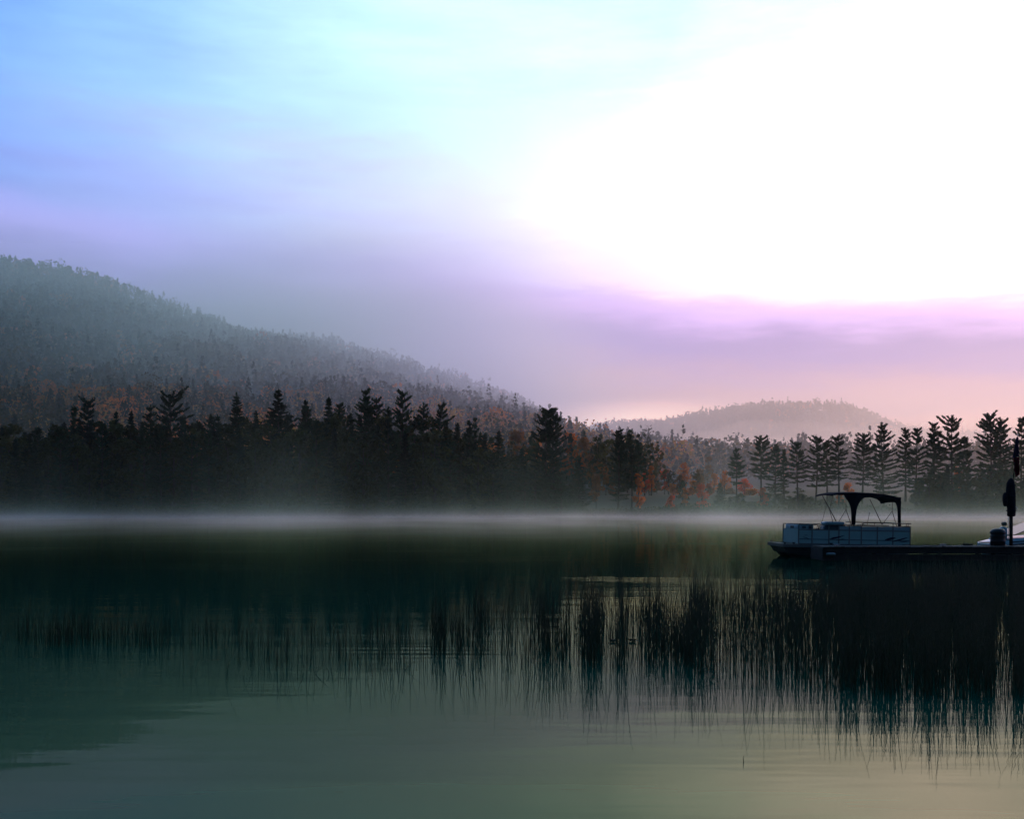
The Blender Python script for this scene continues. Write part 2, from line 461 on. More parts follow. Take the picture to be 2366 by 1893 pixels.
def mist_tint(k):
    p = k.n('ShaderNodeNewGeometry').outputs['Position']
    s = k.n('ShaderNodeSeparateXYZ'); k.link(p, s.inputs[0])
    return k.mix(k.rng(s.outputs[2], .6, 2.0, 0, 1), (.97, .97, .97), (.72, .95, .76))


link('water_mist', box_mesh('water_mist', -190, 190, 46, 262, .02, 13, volume('mist on the water', (.95, .95, 1.0), .01, .5, mist_field, mist_tint)), kind='stuff')

# ------------------------------------------------------------------ foliage
def kites(C, D, L, W, r):
    """leaf-shaped quads at C pointing along D"""
    n = len(C)
    D = D / np.linalg.norm(D, axis=1, keepdims=True)
    A = r.normal(size=(n, 3)); S_ = np.cross(D, A); S_ /= np.linalg.norm(S_, axis=1, keepdims=True) + 1e-9
    L = np.broadcast_to(np.asarray(L, float).reshape(-1, 1), (n, 1)); W = np.broadcast_to(np.asarray(W, float).reshape(-1, 1), (n, 1))
    V = np.stack([C - D * L * .5, C + S_ * W * .5, C + D * L * .5, C - S_ * W * .5], 1).reshape(-1, 3)
    return V, np.arange(4 * n).reshape(-1, 4)


def trunk_mb(H, r0, r, lean=0.0, top=.97):
    mb = MB()
    k = 7
    dx, dy = r.normal(size=2) * .012 * H
    pts = [(dx * math.sin(2.2 * i / (k - 1)) + lean * H * (i / (k - 1)) ** 2, dy * math.sin(1.9 * i / (k - 1)), H * top * i / (k - 1) - .3) for i in range(k)]
    mb.tube(pts, [r0 * (1.25 if i == 0 else 1) * (1 - .9 * i / (k - 1)) + .02 for i in range(k)], 7)
    f = lambda z: np.array([np.interp(z, [p[2] for p in pts], [p[0] for p in pts]), np.interp(z, [p[2] for p in pts], [p[1] for p in pts])])
    return mb, f


def conifer(H, Rd, seed, style='pine', base=.25, lean=0.0, flat=0.0, dens=1.0, skew=0.0):
    """trunk and crown meshes of a conifer H tall with crown radius Rd"""
    r = np.random.default_rng(seed)
    mb, axis = trunk_mb(H, .012 * H + .06, r, lean)
    C, D, L, W = [], [], [], []
    pine = style == 'pine'
    z = H * base
    step = (.052 if pine else .032) * H * (20 / max(H, 12)) ** .4
    while z < H * .985:
        if pine and r.random() < .06 and z < H * .85: z += step * .8
        t = (z / H - base) / (1 - base)
        if pine:
            prof = (min(1, .55 + 1.5 * t) if t < .3 else 1) * (1 - t) ** (.62 - .3 * flat) * .95 + .10
            if t > .8: prof = max(prof, .22 + .35 * flat)
        else:
            prof = (1 - t) ** .85 * (1 if t > .08 else .75) + .035
        nb = int(r.integers(6, 9)) if pine else int(r.integers(7, 10))
        ph0 = r.uniform(0, 6.28)
        for k in range(nb):
            ph = ph0 + 6.28 * k / nb + r.normal() * .25
            l = Rd * prof * r.uniform(.55, 1.12) * (1 + skew * math.cos(ph))
            if pine and r.random() < .10: l *= 1.25
            zz = z + r.normal() * step * .22
            ax = axis(zz)
            upw = (-.06 + .50 * t ** 2 if pine else -.22 + .45 * t) + r.normal() * .05
            curl = (.10 + .26 * t if pine else .16)
            ss = np.linspace(0, 1, 4)
            pts = np.stack([ax[0] + math.cos(ph) * l * ss, ax[1] + math.sin(ph) * l * ss, zz + l * (upw * ss + curl * ss ** 2.5)], 1)
            if l > .5: mb.tube(pts, [.018 * l + .02, .012 * l + .015, .008 * l + .01, .008], 3, False)
            nt_ = max(4, int((6.5 if pine else 4.6) * l * dens + 3))
            s = r.uniform(.18 if pine else .08, 1.03, nt_) ** .85
            c = np.stack([np.interp(s, ss, pts[:, i]) for i in range(3)], 1)
            rad = np.array([math.cos(ph), math.sin(ph), upw + curl * 1.6])
            for _ in range(3):
                C.append(c + r.normal(size=c.shape) * np.array([.13, .13, .06]) * (1 if pine else 1.1))
                D.append(rad + r.normal(size=c.shape) * np.array([.65, .65, .25]) + np.array([0, 0, .12 + .4 * t if pine else .0]))
                L.append(r.uniform(.55, 1.0, nt_) * (.030 * H + .25)); W.append(r.uniform(.20, .36, nt_) * (.022 * H + .25))
        z += step * r.uniform(.75, 1.3)
    n = 26                                                   # leader
    s = r.uniform(H * .93, H, n); ax = np.array([axis(v) for v in s])
    C.append(np.column_stack([ax + r.normal(size=(n, 2)) * .1, s])); D.append(r.normal(size=(n, 3)) * .35 + np.array([0, 0, 1])); L.append(np.full(n, .8)); W.append(np.full(n, .2))
    V, Fc = kites(np.vstack(C), np.vstack(D), np.concatenate(L), np.concatenate(W), r)
    return mb, (V, Fc)


def broadleaf(H, Rd, seed, base=.18, n=1100, leaf=.55):
    r = np.random.default_rng(seed)
    mb, axis = trunk_mb(H * .8, .014 * H + .05, r)
    C, D = [], []
    nl = int(r.integers(14, 20))
    for k in range(nl):
        zz = r.uniform(base + .08, .93) * H
        t = (zz / H - base) / (1 - base)
        rr = Rd * (math.sin(math.pi * min(1, .18 + .82 * t) ** .8) * .75 + .1) * r.uniform(.2, 1)
        ph = 2.4 * k + r.normal() * .4
        c = np.array([math.cos(ph) * rr, math.sin(ph) * rr, zz])
        ax = axis(zz * .7)
        mb.tube([(ax[0], ax[1], zz * .62), ((ax[0] + c[0]) * .55, (ax[1] + c[1]) * .55, zz * .85), tuple(c)], [.05 + .003 * H, .04, .015], 4, False)
        cr = Rd * r.uniform(.28, .46)
        m = int(n / nl)
        d = r.normal(size=(m, 3)); d /= np.linalg.norm(d, axis=1, keepdims=True)
        C.append(c + d * (cr * r.uniform(.45, 1.08, (m, 1)) * np.array([1, 1, .8]))); D.append(d + r.normal(size=(m, 3)) * .7)
    C = np.vstack(C); D = np.vstack(D)
    V, Fc = kites(C, D, r.uniform(.7, 1.3, len(C)) * leaf, r.uniform(.6, 1.1, len(C)) * leaf * .8, r)
    return mb, (V, Fc)


def plant(name, made, crown_mat, loc, label, group, cat='tree'):
    mb, (V, Fc) = made
    e = empty(name, loc, label, cat, group)
    mb.build('trunk', M['bark'], e, True)
    link('crown', mesh_from('crown', V, Fc, M[crown_mat]), e)
    return e


def replant(src, name, loc, sxy, sz, rz, label, group):
    o = src.copy(); o.name = name; col.objects.link(o)
    o.location = loc; o.scale = (sxy, sxy, sz); o.rotation_euler = (0, 0, rz)
    o['label'] = label; o['group'] = group
    for ch in src.children:
        c = ch.copy(); col.objects.link(c); c.parent = o
    return o


def spot(px, ytop, Y):
    X = (px - CX) / F * Y
    g = float(ground(X, Y)) - .15
    return (X, Y, g), EYE + (HY - ytop) / F * Y - g


# --- trees one can pick out along the dark wooded shore and its skyline: kind, column, top row, half width, distance, options, label
SHORE = [
    ('pine', 174, 938, 17, 268, dict(base=.3), 'narrow dark pine close beside the first broad crown of the dark shore skyline'),
    ('pine', 208, 929, 27, 266, dict(flat=.7, base=.3), 'broad round-topped dark pine, first crown rising above the dark shore skyline'),
    ('spruce', 265, 950, 18, 268, {}, 'short dark conifer in the dip before the flat-topped pine'),
    ('spruce', 302, 950, 20, 265, {}, 'plump pointed dark conifer just before the flat-topped pine'),
    ('pine', 345, 935, 16, 266, dict(flat=.8, base=.35), 'small dark pine crown leaning against the flat-topped pine'),
    ('pine', 393, 909, 40, 264, dict(flat=1.0, base=.45, skew=.12), 'tall flat-topped dark pine with wide ragged crown'),
    ('spruce', 501, 957, 20, 270, {}, 'low dark spruce at the foot of the narrow spire'),
    ('spruce', 547, 907, 30, 262, dict(base=.1), 'narrow dark spruce spire standing alone on the skyline'),
    ('spruce', 586, 950, 16, 268, {}, 'short dark spruce between the two tall spires'),
    ('spruce', 640, 902, 46, 260, dict(base=.08), 'tall broad dark spruce with full conical top'),
    ('spruce', 705, 926, 26, 264, {}, 'mid-height dark spruce next after the tall broad one'),
    ('spruce', 761, 918, 24, 264, {}, 'slender sharp-pointed dark spruce between rounder crowns'),
    ('pine', 787, 934, 20, 268, dict(flat=.6, base=.3), 'low round dark crown beside the sharp-pointed spruce'),
    ('pine', 841, 906, 33, 262, dict(base=.3, flat=.2), 'dark ragged pine, taller of the close pair on the skyline'),
    ('pine', 872, 919, 24, 265, dict(base=.3, flat=.5), 'dark ragged pine, shorter of the close pair on the skyline'),
    ('pine', 928, 908, 38, 260, dict(base=.3, flat=.2), 'wide-armed dark pine topping the end of the black forest'),
    ('pine', 980, 930, 18, 264, dict(flat=.6, base=.4), 'thin dark pine top before the leaning crown'),
    ('pine', 1008, 937, 22, 262, dict(flat=.7, base=.4, lean=.05, skew=.3), 'dark pine leaning over the end of the black forest'),
    ('spruce', 1032, 972, 18, 266, {}, 'dark spruce on the step down after the leaning pine'),
    ('spruce', 1058, 976, 20, 262, {}, 'rounded dark spruce below the ragged twin tops'),
    ('pine', 1086, 971, 14, 260, dict(base=.3), 'dark ragged twin pine top, blunter of the two'),
    ('pine', 1098, 969, 13, 262, dict(base=.3), 'dark ragged twin pine top, sharper of the two'),
    ('spruce', 1123, 1002, 18, 268, {}, 'hazy dark spruce in the dip before the big lone pine'),
    ('spruce', 1154, 996, 22, 275, {}, 'soft green conifer in the dip before the big lone pine'),
    ('pine', 1262, 944, 46, 256, dict(base=.12, dens=1.3), 'big lone white pine with layered arms, taller half of the double crown'),
    ('pine', 1285, 948, 40, 258, dict(base=.12, dens=1.2), 'big lone white pine with layered arms, lower half of the double crown'),
    ('spruce', 1206, 1037, 26, 258, {}, 'low dark spruce at the foot of the big lone pine'),
    ('spruce', 1340, 1052, 24, 256, dict(base=.05), 'dark squat spruce past the big lone pine'),
    ('pine', 1429, 998, 27, 258, dict(base=.18, flat=.2), 'dark layered pine with crooked candle top past the squat spruce'),
    ('pine', 1460, 1032, 19, 257, dict(base=.4), 'small ragged dark pine above the orange trunk-like maple, blunter top'),
    ('pine', 1476, 1025, 21, 258, dict(base=.42), 'small ragged dark pine above the orange trunk-like maple, sharper top'),
]
for i, (kd, px, yt, hw, Y, op, lab) in enumerate(SHORE):
    loc, H = spot(px, yt, Y)
    op = dict(op)
    if kd == 'spruce': op.setdefault('base', .06)
    plant('pine_tree' if kd == 'pine' else 'spruce_tree', conifer(H, hw / F * Y * (1.25 if kd == 'pine' else 1.5), 100 + i, kd, **op),
          'needle' if kd == 'pine' else 'needle_dark', loc, lab, 'conifers along the dark wooded shore')

# --- the row of tall pines behind the pontoon boat
PINES = [
    (1702, 1037, 20, 262, dict(base=.42), 'first thin pine at the open end of the row behind the boat'),
    (1758, 1008, 28, 262, dict(base=.45), 'pine with dense pointed head and bare lower trunk, second in the row'),
    (1791, 1028, 20, 264, dict(base=.2), 'dark slim pine standing against the second pine of the row'),
    (1812, 1042, 12, 266, dict(base=.25), 'thin short pine tucked behind the dark slim one'),
    (1844, 1026, 24, 260, dict(base=.42, flat=.5), 'open bushy-headed pine with a crooked top before the fork-topped one'),
    (1884, 1014, 24, 262, dict(base=.3, flat=.5), 'fork-topped pine above the front tip of the boat canopy'),
    (1912, 1021, 19, 265, dict(base=.3, flat=.4), 'pine with splayed top between the fork-topped and the pointed one'),
    (1939, 1008, 25, 261, dict(base=.4), 'pointed pine with long low arms above the boat canopy'),
    (1992, 1003, 30, 262, dict(base=.3), 'evenly layered pine standing free behind the canopy hump'),
    (2043, 986, 33, 260, dict(base=.12), 'large full pine with upswept shoulder arms over the canopy'),
    (2092, 992, 17, 268, dict(base=.25, flat=.6), 'thin pale-topped pine after the large full one'),
    (2116, 990, 25, 262, dict(base=.2), 'pine with short flat head before the narrow spire'),
    (2157, 979, 24, 260, dict(base=.15), 'narrow dark spire of a pine beside the tallest crown'),
    (2200, 964, 45, 258, dict(base=.25, dens=1.15), 'tallest broad pine of the row with twin-pointed top'),
    (2227, 1010, 24, 264, dict(base=.15), 'shorter pine filling the side of the tallest broad one'),
    (2290, 964, 48, 259, dict(base=.22), 'wide pine with spiky upturned arms near the flag'),
    (2318, 974, 30, 264, dict(base=.25, flat=.6), 'pale round-headed pine just behind the spiky one'),
    (2360, 970, 34, 258, dict(base=.25), 'layered pine behind the drooping flag'),
    (2412, 985, 34, 260, dict(base=.2), 'layered pine past the drooping flag'),
]
for i, (px, yt, hw, Y, op, lab) in enumerate(PINES):
    loc, H = spot(px, yt, Y)
    plant('pine_tree', conifer(H, hw / F * Y * 1.4, 300 + i, 'pine', **{**op, 'dens': op.get('dens', 1) * 1.5, 'skew': .22 * math.sin(i * 2.3), 'lean': .02 * math.sin(i * 4.1)}), 'needle', loc, lab, 'row of tall pines behind the boat')

pine_src = [o for o in col.objects if o.get('group') == 'row of tall pines behind the boat']
for k in range(14):                                    # the row goes on along the shore
    o = pine_src[(k * 5) % len(pine_src)]
    px = 2455 + 46 * k + 14 * math.sin(k * 2.7); Y = 259 + 4 * math.sin(k * 1.9)
    X = (px - CX) / F * Y
    replant(o, 'pine_tree', (X, Y, float(ground(X, Y)) - .15), 1.0, .9 + .12 * math.sin(k * 3.3), k * 1.3, 'pine farther along the row, past the drooping flag', 'row of tall pines behind the boat')

# --- autumn and small trees standing in the hazy clearing between the two stands
MID = [
    ('o', 1320, 990, 28, 330, 'leaf_orange', 'orange maple crown behind the shoulder of the big lone pine'),
    ('o', 1348, 1004, 24, 335, 'leaf_rust', 'rust-coloured maple next to the orange crown behind the big pine'),
    ('o', 1384, 1004, 30, 320, 'leaf_green', 'tall hazy green tree between the big pine and the candle-topped pine'),
    ('o', 1191, 968, 26, 345, 'leaf_rust', 'hazy brownish round tree before the big lone pine'),
    ('o', 1475, 1094, 16, 256, 'leaf_orange', 'slim orange maple below the small ragged twin pines'),
    ('o', 1377, 1094, 16, 262, 'leaf_rust', 'small rust maple low between the squat spruce and the layered pine'),
    ('o', 1580, 1064, 18, 330, 'leaf_orange', 'round orange maple highest in the misty clearing'),
    ('o', 1519, 1050, 17, 360, 'leaf_rust', 'faint rust maple at the near edge of the misty clearing'),
    ('o', 1634, 1050, 18, 370, 'leaf_rust', 'faint rust maple far up the misty clearing'),
    ('o', 1674, 1088, 16, 290, 'leaf_orange', 'orange maple beside the first thin pine of the row'),
    ('o', 1622, 1116, 19, 258, 'leaf_red', 'bright red maple on the shore of the misty clearing'),
    ('o', 1582, 1126, 9, 257, 'leaf_orange', 'small orange maple under the little dark round tree'),
    ('o', 1550, 1144, 11, 256, 'leaf_red', 'smallest low red maple on the shore of the misty clearing'),
    ('o', 1578, 1108, 13, 268, 'leaf_green', 'little dark round tree in the misty clearing'),
    ('s', 1664, 1118, 15, 256, 'needle_dark', 'little dark spruce on the shore beside the bright red maple'),
    ('o', 1762, 1126, 12, 258, 'leaf_red', 'narrow red maple showing between the pine trunks'),
    ('o', 1959, 1118, 16, 275, 'leaf_orange', 'orange maple showing just over the boat canopy'),
    ('o', 1940, 1140, 10, 262, 'leaf_orange', 'small orange maple seen through the front canopy frame'),
    ('o', 2212, 1078, 14, 330, 'leaf_orange', 'orange maple glimpsed through the tallest broad pine'),
    ('o', 1450, 1040, 24, 340, 'leaf_rust', 'rust maple behind the small ragged twin pines'),
    ('o', 1545, 1085, 20, 330, 'leaf_green', 'olive round tree beside the highest orange maple'),
    ('o', 1500, 1090, 20, 310, 'leaf_green', 'olive round tree at the near edge of the misty clearing'),
    ('o', 1612, 1085, 20, 320, 'leaf_green', 'olive round tree behind the bright red maple'),
]
for i, (kd, px, yt, hw, Y, mt, lab) in enumerate(MID):
    loc, H = spot(px, yt, Y)
    rd = hw / F * Y
    if kd == 'o': plant('maple_tree' if mt != 'leaf_green' else 'broadleaf_tree', broadleaf(H, rd * 1.1, 500 + i, .12, 700 if H < 12 else 1100, .28 + .02 * H), mt, loc, lab, 'autumn trees in the misty clearing')
    else: plant('spruce_tree', conifer(H, rd * 1.5, 500 + i, 'spruce', base=.04), mt, loc, lab, 'autumn trees in the misty clearing')

for k in range(16):
    px = (1505, 1518, 1536, 1556, 1570, 1590, 1600, 1615, 1640, 1650, 1685, 1720, 1400, 1415, 1490, 1735)[k]
    yt = 1070 + (k * 37) % 62; Y = 285 + (k * 53) % 60
    loc, H = spot(px, yt, Y)
    plant('maple_tree', broadleaf(H, (11 + k % 4 * 2) / F * Y, 560 + k, .1, 700, .5), ('leaf_orange', 'leaf_rust', 'leaf_red')[k % 3], loc,
          ('soft orange maple', 'soft rust-brown maple', 'soft red maple')[k % 3] + ' among the hazy trees of the misty clearing', 'autumn trees in the misty clearing')
# --- filler trees of the black forest: copies of a few protos
fill_x = [-300, 0, 100, 160, 400, 500, 600, 800, 1000, 1040, 1100, 1180, 1250, 1330]
fill_y = [948, 955, 966, 950, 948, 950, 942, 926, 938, 974, 992, 1034, 1056, 1085]
protos = []
LABS = {'spruce': 'dark spruce packed into the unbroken black forest on the far shore', 'pine': 'dark pine packed into the unbroken black forest on the far shore',
        'broad': 'dark leafy tree packed into the unbroken black forest on the far shore'}
rf = np.random.default_rng(21)
n_fill = 0
for row, Y0 in enumerate((252, 262, 276)):
    px = -180.0
    while px < 1330:
        Y = Y0 + rf.uniform(-3.5, 3.5) + 4 * (px < 200)
        yt = float(np.interp(px, fill_x, fill_y)) + rf.uniform(2, 30) + (24 if row == 0 else 0)
        kd = ('spruce', 'broad', 'pine', 'broad')[int(rf.integers(0, 4))]
        loc, H = spot(px, yt + (16 if kd == 'spruce' else 0), Y)
        mine = [p for p in protos if p[0] == kd]
        G = 'trees of the black forest on the far shore'
        if len(mine) < (5 if kd == 'spruce' else 3):
            if kd == 'broad': made = broadleaf(H, 4.2, 700 + n_fill, .06, 1300, .85)
            else: made = conifer(H, 3.3 if kd == 'spruce' else 3.6, 700 + n_fill, kd, base=.05 if kd == 'spruce' else .12)
            o = plant({'spruce': 'spruce_tree', 'pine': 'pine_tree', 'broad': 'broadleaf_tree'}[kd], made, {'spruce': 'needle_dark', 'pine': 'needle', 'broad': 'leaf_green'}[kd], loc, LABS[kd], G)
            protos.append((kd, o, H))
        else:
            _, o, H0 = mine[int(rf.integers(0, len(mine)))]
            replant(o, o.name.split('.')[0], loc, rf.uniform(.85, 1.25), H / H0, rf.uniform(0, 6.28), LABS[kd], G)
        n_fill += 1
        px += rf.uniform(26, 42)
# --- young trees under the pines behind the boat
for k in range(64):
    px = 1990 + 8.2 * k * .9 + rf.uniform(-8, 8) if k > 16 else 1690 + 17 * k + rf.uniform(-7, 7)
    Y = rf.uniform(252, 266)
    yt = rf.uniform(1072, 1125) if k > 16 else rf.uniform(1120, 1160)
    loc, H = spot(px, yt, Y)
    kd = 'spruce' if rf.random() < .5 else 'broad'
    _, o, H0 = [p for p in protos if p[0] == kd][int(rf.integers(0, 3))]
    f = H / H0
    lab = {'spruce': 'young dark spruce in the undergrowth', 'broad': 'young leafy tree in the undergrowth'}[kd] + (' of the dense end of the pine row' if k > 16 else ' below the open end of the pine row')
    replant(o, o.name.split('.')[0], loc, max(f * 1.1, .5), f, rf.uniform(0, 6.28), lab, 'young trees under the pine row')

# ------------------------------------------------------------------ far woods that read as one mass
TINTS = np.array([(.022, .036, .018), (.03, .045, .02), (.055, .055, .018), (.08, .06, .02), (.52, .16, .035), (.30, .12, .03), (.38, .20, .045)])


def woods(name, y0, y1, p0, p1, area, nq, qs, seed, warm=.35, yfrom=None):
    r = np.random.default_rng(seed)
    w_ = (p1 - p0) / F
    n = int(w_ * (y0 + y1) / 2 * (y1 - y0) / area)
    Y = np.sqrt(r.uniform(y0 ** 2, y1 ** 2, n)); px = r.uniform(p0, p1, n); X = (px - CX) / F * Y
    Z = ground(X, Y)
    H = r.uniform(9, 17, n) * (1 + .35 * (r.random(n) < .06))
    con = r.random(n) < .42
    patch_ = vnoise(X, Y, 34, 9) * .55 + vnoise(X, Y, 90, 5) * .45 + r.normal(size=n) * .28
    k = np.where(con, r.integers(0, 2, n), np.where(patch_ > .75 - warm, r.integers(4, 7, n), r.integers(1, 4, n)))
    T = TINTS[k] * r.uniform(.8, 1.2, (n, 1))
    d = r.normal(size=(n, nq, 3)); d /= np.linalg.norm(d, axis=2, keepdims=True)
    t = r.uniform(0, 1, (n, nq))
    rad = H[:, None] * .32
    Cb = np.stack([d[..., 0] * rad, d[..., 1] * rad, H[:, None] * .60 + d[..., 2] * H[:, None] * .40], -1) * np.stack([np.ones((n, nq))] * 3, -1)
    lump = 1 + .25 * np.sin(d[..., 0] * 5 + X[:, None]) * np.cos(d[..., 2] * 5 + Y[:, None]); Cb[..., :2] *= lump[..., None]
    a = r.uniform(0, 6.28, (n, nq)); cr = (1 - t) ** .9 * H[:, None] * .24 * r.uniform(.7, 1.1, (n, nq))
    Cc = np.stack([np.cos(a) * cr, np.sin(a) * cr, (H[:, None] * 1.15) * (t * .93 + .07)], -1)
    C = np.where(con[:, None, None], Cc, Cb) + np.stack([X, Y, Z], 1)[:, None, :]
    V, Fc = kites(C.reshape(-1, 3), r.normal(size=(n * nq, 3)) + np.array([0, 0, .3]), qs * r.uniform(.7, 1.3, n * nq), qs * .8, r)
    me = mesh_from(name, V, Fc, M['forest'])
    at = me.color_attributes.new('tint', 'FLOAT_COLOR', 'POINT')
    cc = np.ones((n * nq * 4, 4), np.float32); cc[:, :3] = np.repeat(T, nq * 4, 0)
    at.data.foreach_set('color', cc.ravel())
    return link(name, me, kind='stuff', label=None)


tag(woods('hillside_forest', 300, 700, -250, 1500, 62, 85, 1.5, 31, .65), 'mixed autumn woods climbing from the shore behind the dark trees', 'woods')
tag(woods('hillside_forest', 430, 800, 1500, 2650, 80, 60, 1.8, 34, .3), 'hazy woods at the back of the misty clearing', 'woods')
tag(woods('hillside_forest', 700, 1330, -250, 1320, 80, 34, 2.9, 32, .25), 'misty mixed woods on the long mountain slope', 'woods')
tag(woods('hillside_forest', 1500, 2060, 1180, 2650, 105, 26, 3.6, 33, .2), 'fog-veiled woods on the far rounded hill', 'woods')
# ragged brush along the water's edge
nb = 2600
rb = np.random.default_rng(41)
bX = rb.uniform(-140, 140, nb); bY = shore(bX) + rb.uniform(0, 4, nb)
bc = np.repeat(np.stack([bX, bY, ground(bX, bY)], 1), 14, 0); bh = np.repeat(rb.uniform(.6, 2.4, nb) * (1 + .6 * vnoise(bX, bY, 12, 3)), 14)
bd = rb.normal(size=bc.shape); bc = bc + np.column_stack([bd[:, :2] * .55, rb.uniform(0, 1, len(bc)) * bh])
V, Fc = kites(bc, bd + np.array([0, 0, .6]), .7, .4, rb)
link('shore_brush', mesh_from('shore_brush', V, Fc, M['leaf_green']), kind='stuff', label='low leafy brush along the far waterline', cat='brush')

# ------------------------------------------------------------------ pontoon boat
BY0 = 40.6                                              # distance of its near side
PXM = F / BY0
bx0 = (1812 - CX) / F * BY0
boat = empty('pontoon_boat', (bx0, BY0, 0), 'white panelled pontoon boat with dark canopy moored at the dock', 'boat')
boat.rotation_euler = (0, R(1.05), 0)
lx = lambda s: (s - 1812) / PXM                         # photo column -> metres along the hull
lz = lambda y, s=1812: EYE - (y - HY) / PXM + math.tan(R(1.05)) * lx(s)
BEAM, DK, LEN = 2.4, .50, 4.66
for y in (.36, BEAM - .36):
    mb = MB()
    pr = [(.02, .26, .045), (.10, .20, .13), (.30, .09, .235), (.62, .03, .285), (1.1, 0, .30), (3.0, 0, .30), (LEN - .25, 0, .30), (LEN - .02, .02, .27)]
    mb.loft([[(x, y + r_ * math.cos(a), .18 + zc + r_ * math.sin(a)) for a in [2 * math.pi * k / 16 for k in range(16)]] for x, zc, r_ in pr])
    p_ = mb.build('pontoon', M['pontoon'], boat, True)
    for x in (.95, 1.9, 2.85, 3.8):
        MB().box(x, x + .05, y - .31, y + .31, .40, .455).build('bracket', M['alu'], p_)
MB().box(-.02, LEN, 0, BEAM, DK - .05, DK, .012).build('deck', M['carpet'], boat)
MB().box(-.06, LEN + .01, -.025, -.002, DK - .11, DK + .015).box(-.06, LEN + .01, BEAM + .002, BEAM + .025, DK - .11, DK + .015).box(-.062, -.022, 0, BEAM, DK - .11, DK + .015).build('deck_trim', M['alu'], boat)
mb = MB()                                              # dark bow skirt under the front deck
mb.loft([[(.02, .04, DK - .112), (.16, .04, .16), (.16, BEAM - .04, .16), (.02, BEAM - .04, DK - .112)], [(2.2, .04, DK - .112), (2.2, .04, .16), (2.2, BEAM - .04, .16), (2.2, BEAM - .04, DK - .112)]])
mb.build('bow_skirt', M['wood_dark'], boat)
for x, y in ((.05, .15), (.38, .15), (.05, BEAM - .15), (1.72, -.01)):
    MB().box(x - .07, x + .07, y - .02, y + .02, DK + .05, DK + .075, .008).box(x - .03, x + .03, y - .018, y + .018, DK + .001, DK + .05).build('cleat', M['black'], boat)
# side panels: posts, panels, rails
post_px = [1845, 1876, 1915, 1938, 1962, 1990, 2027, 2063, 2103]
PT = DK + .55                                           # top of the sheet panels
RT = DK + .74                                           # top rail
for yy, far in ((.03, False), (BEAM - .06, True)):
    for a, c in zip(post_px[:-1], post_px[1:]):
        MB().box(lx(a) + .024, lx(c) - .024, yy + .008, yy + .022, DK + .03, PT - .02).build('side_panel', M['white'], boat)
    for a in post_px:
        MB().box(lx(a) - .022, lx(a) + .022, yy, yy + .03, DK + .004, RT - .02, .004).build('fence_post', M['alu'], boat)
    for z in (DK + .028, PT):
        MB().box(lx(1845), lx(2103), yy - .004, yy + .034, z - .018, z + .018, .005).build('fence_rail', M['alu'], boat)
    if not far:
        MB().tube([(lx(1845), yy + .015, RT), (lx(1885), yy + .015, RT), (lx(1889), yy + .015, RT - .02), (lx(1890), yy + .015, PT)], .016, 8).build('top_rail', M['tube'], boat, True)
        MB().tube([(lx(1891.5), yy + .015, PT), (lx(1892), yy + .015, RT - .05), (lx(1895), yy + .015, RT - .02), (lx(2104), yy + .015, RT - .02)], .016, 8).build('top_rail', M['tube'], boat, True)
    else:
        MB().tube([(lx(1845), yy + .015, RT), (lx(2103), yy + .015, RT)], .016, 8).build('top_rail', M['tube'], boat, True)
for a, c in zip(post_px[3:-1], post_px[4:]):            # upper infill over the after half
    MB().box(lx(a) + .024, lx(c) - .024, .041, .053, PT + .02, RT - .045).build('upper_panel', M['vinyl'], boat)
MB().box(lx(1845) + .0, lx(1845) + .03, .07, BEAM - .07, DK + .03, PT).build('front_panel', M['white'], boat)
MB().box(lx(2103) - .03, lx(2103), .07, BEAM - .07, DK + .03, RT - .03).build('rear_panel', M['white'], boat)
# printed stripe and swooshes on the near panels (flat decals)
for i, (a, c) in enumerate(zip(post_px[:-1], post_px[1:])):
    MB().box(lx(a) + .03, lx(c) - .03, .0335, .0375, DK + .185, DK + .207).build('stripe', M['decal'], boat)


def swoosh(x, z, sc_, parts):
    mb = MB()
    for (a0, z0, a1, z1, wd) in parts:
        n = 8
        up = [(x + sc_ * (a0 + (a1 - a0) * t), .0338, z + sc_ * (z0 + (z1 - z0) * t ** 1.4 + wd * math.sin(math.pi * t) ** .8)) for t in [k / n for k in range(n + 1)]]
        dn = [(x + sc_ * (a0 + (a1 - a0) * t), .0338, z + sc_ * (z0 + (z1 - z0) * t ** 1.4 - wd * .5 * math.sin(math.pi * t))) for t in [k / n for k in range(n + 1)]]
        V = up + dn + [(p[0], .0298, p[2]) for p in up + dn]
        o2 = 2 * (n + 1)
        mb.add(V, [(k, k + 1, n + 2 + k, n + 1 + k) for k in range(n)] + [(o2 + k, o2 + n + 1 + k, o2 + n + 2 + k, o2 + k + 1) for k in range(n)])
    mb.build('swoosh_decal', M['decal'], boat)


swoosh(lx(1913), DK + .2, 1.0, [(0, 0, .62, .16, .035), (.1, .06, .45, .10, .02), (.3, -.02, .62, .03, .02)])
swoosh(lx(2044), DK + .2, 1.0, [(0, .02, .42, .10, .06), (.25, -.04, .88, .13, .04), (.5, -.05, .9, -.02, .018)])
swoosh(lx(1853), DK + .2, .5, [(0, .14, .55, .0, .03), (.1, .28, .5, .28, .02)])
# seats inside
def cushion(name, x0, x1, y0, y1, z0, z1, mat, parent=None):
    return MB().box(x0, x1, y0, y1, z0, z1, min(.045, (z1 - z0) * .3)).build(name, M[mat], parent or boat, True)


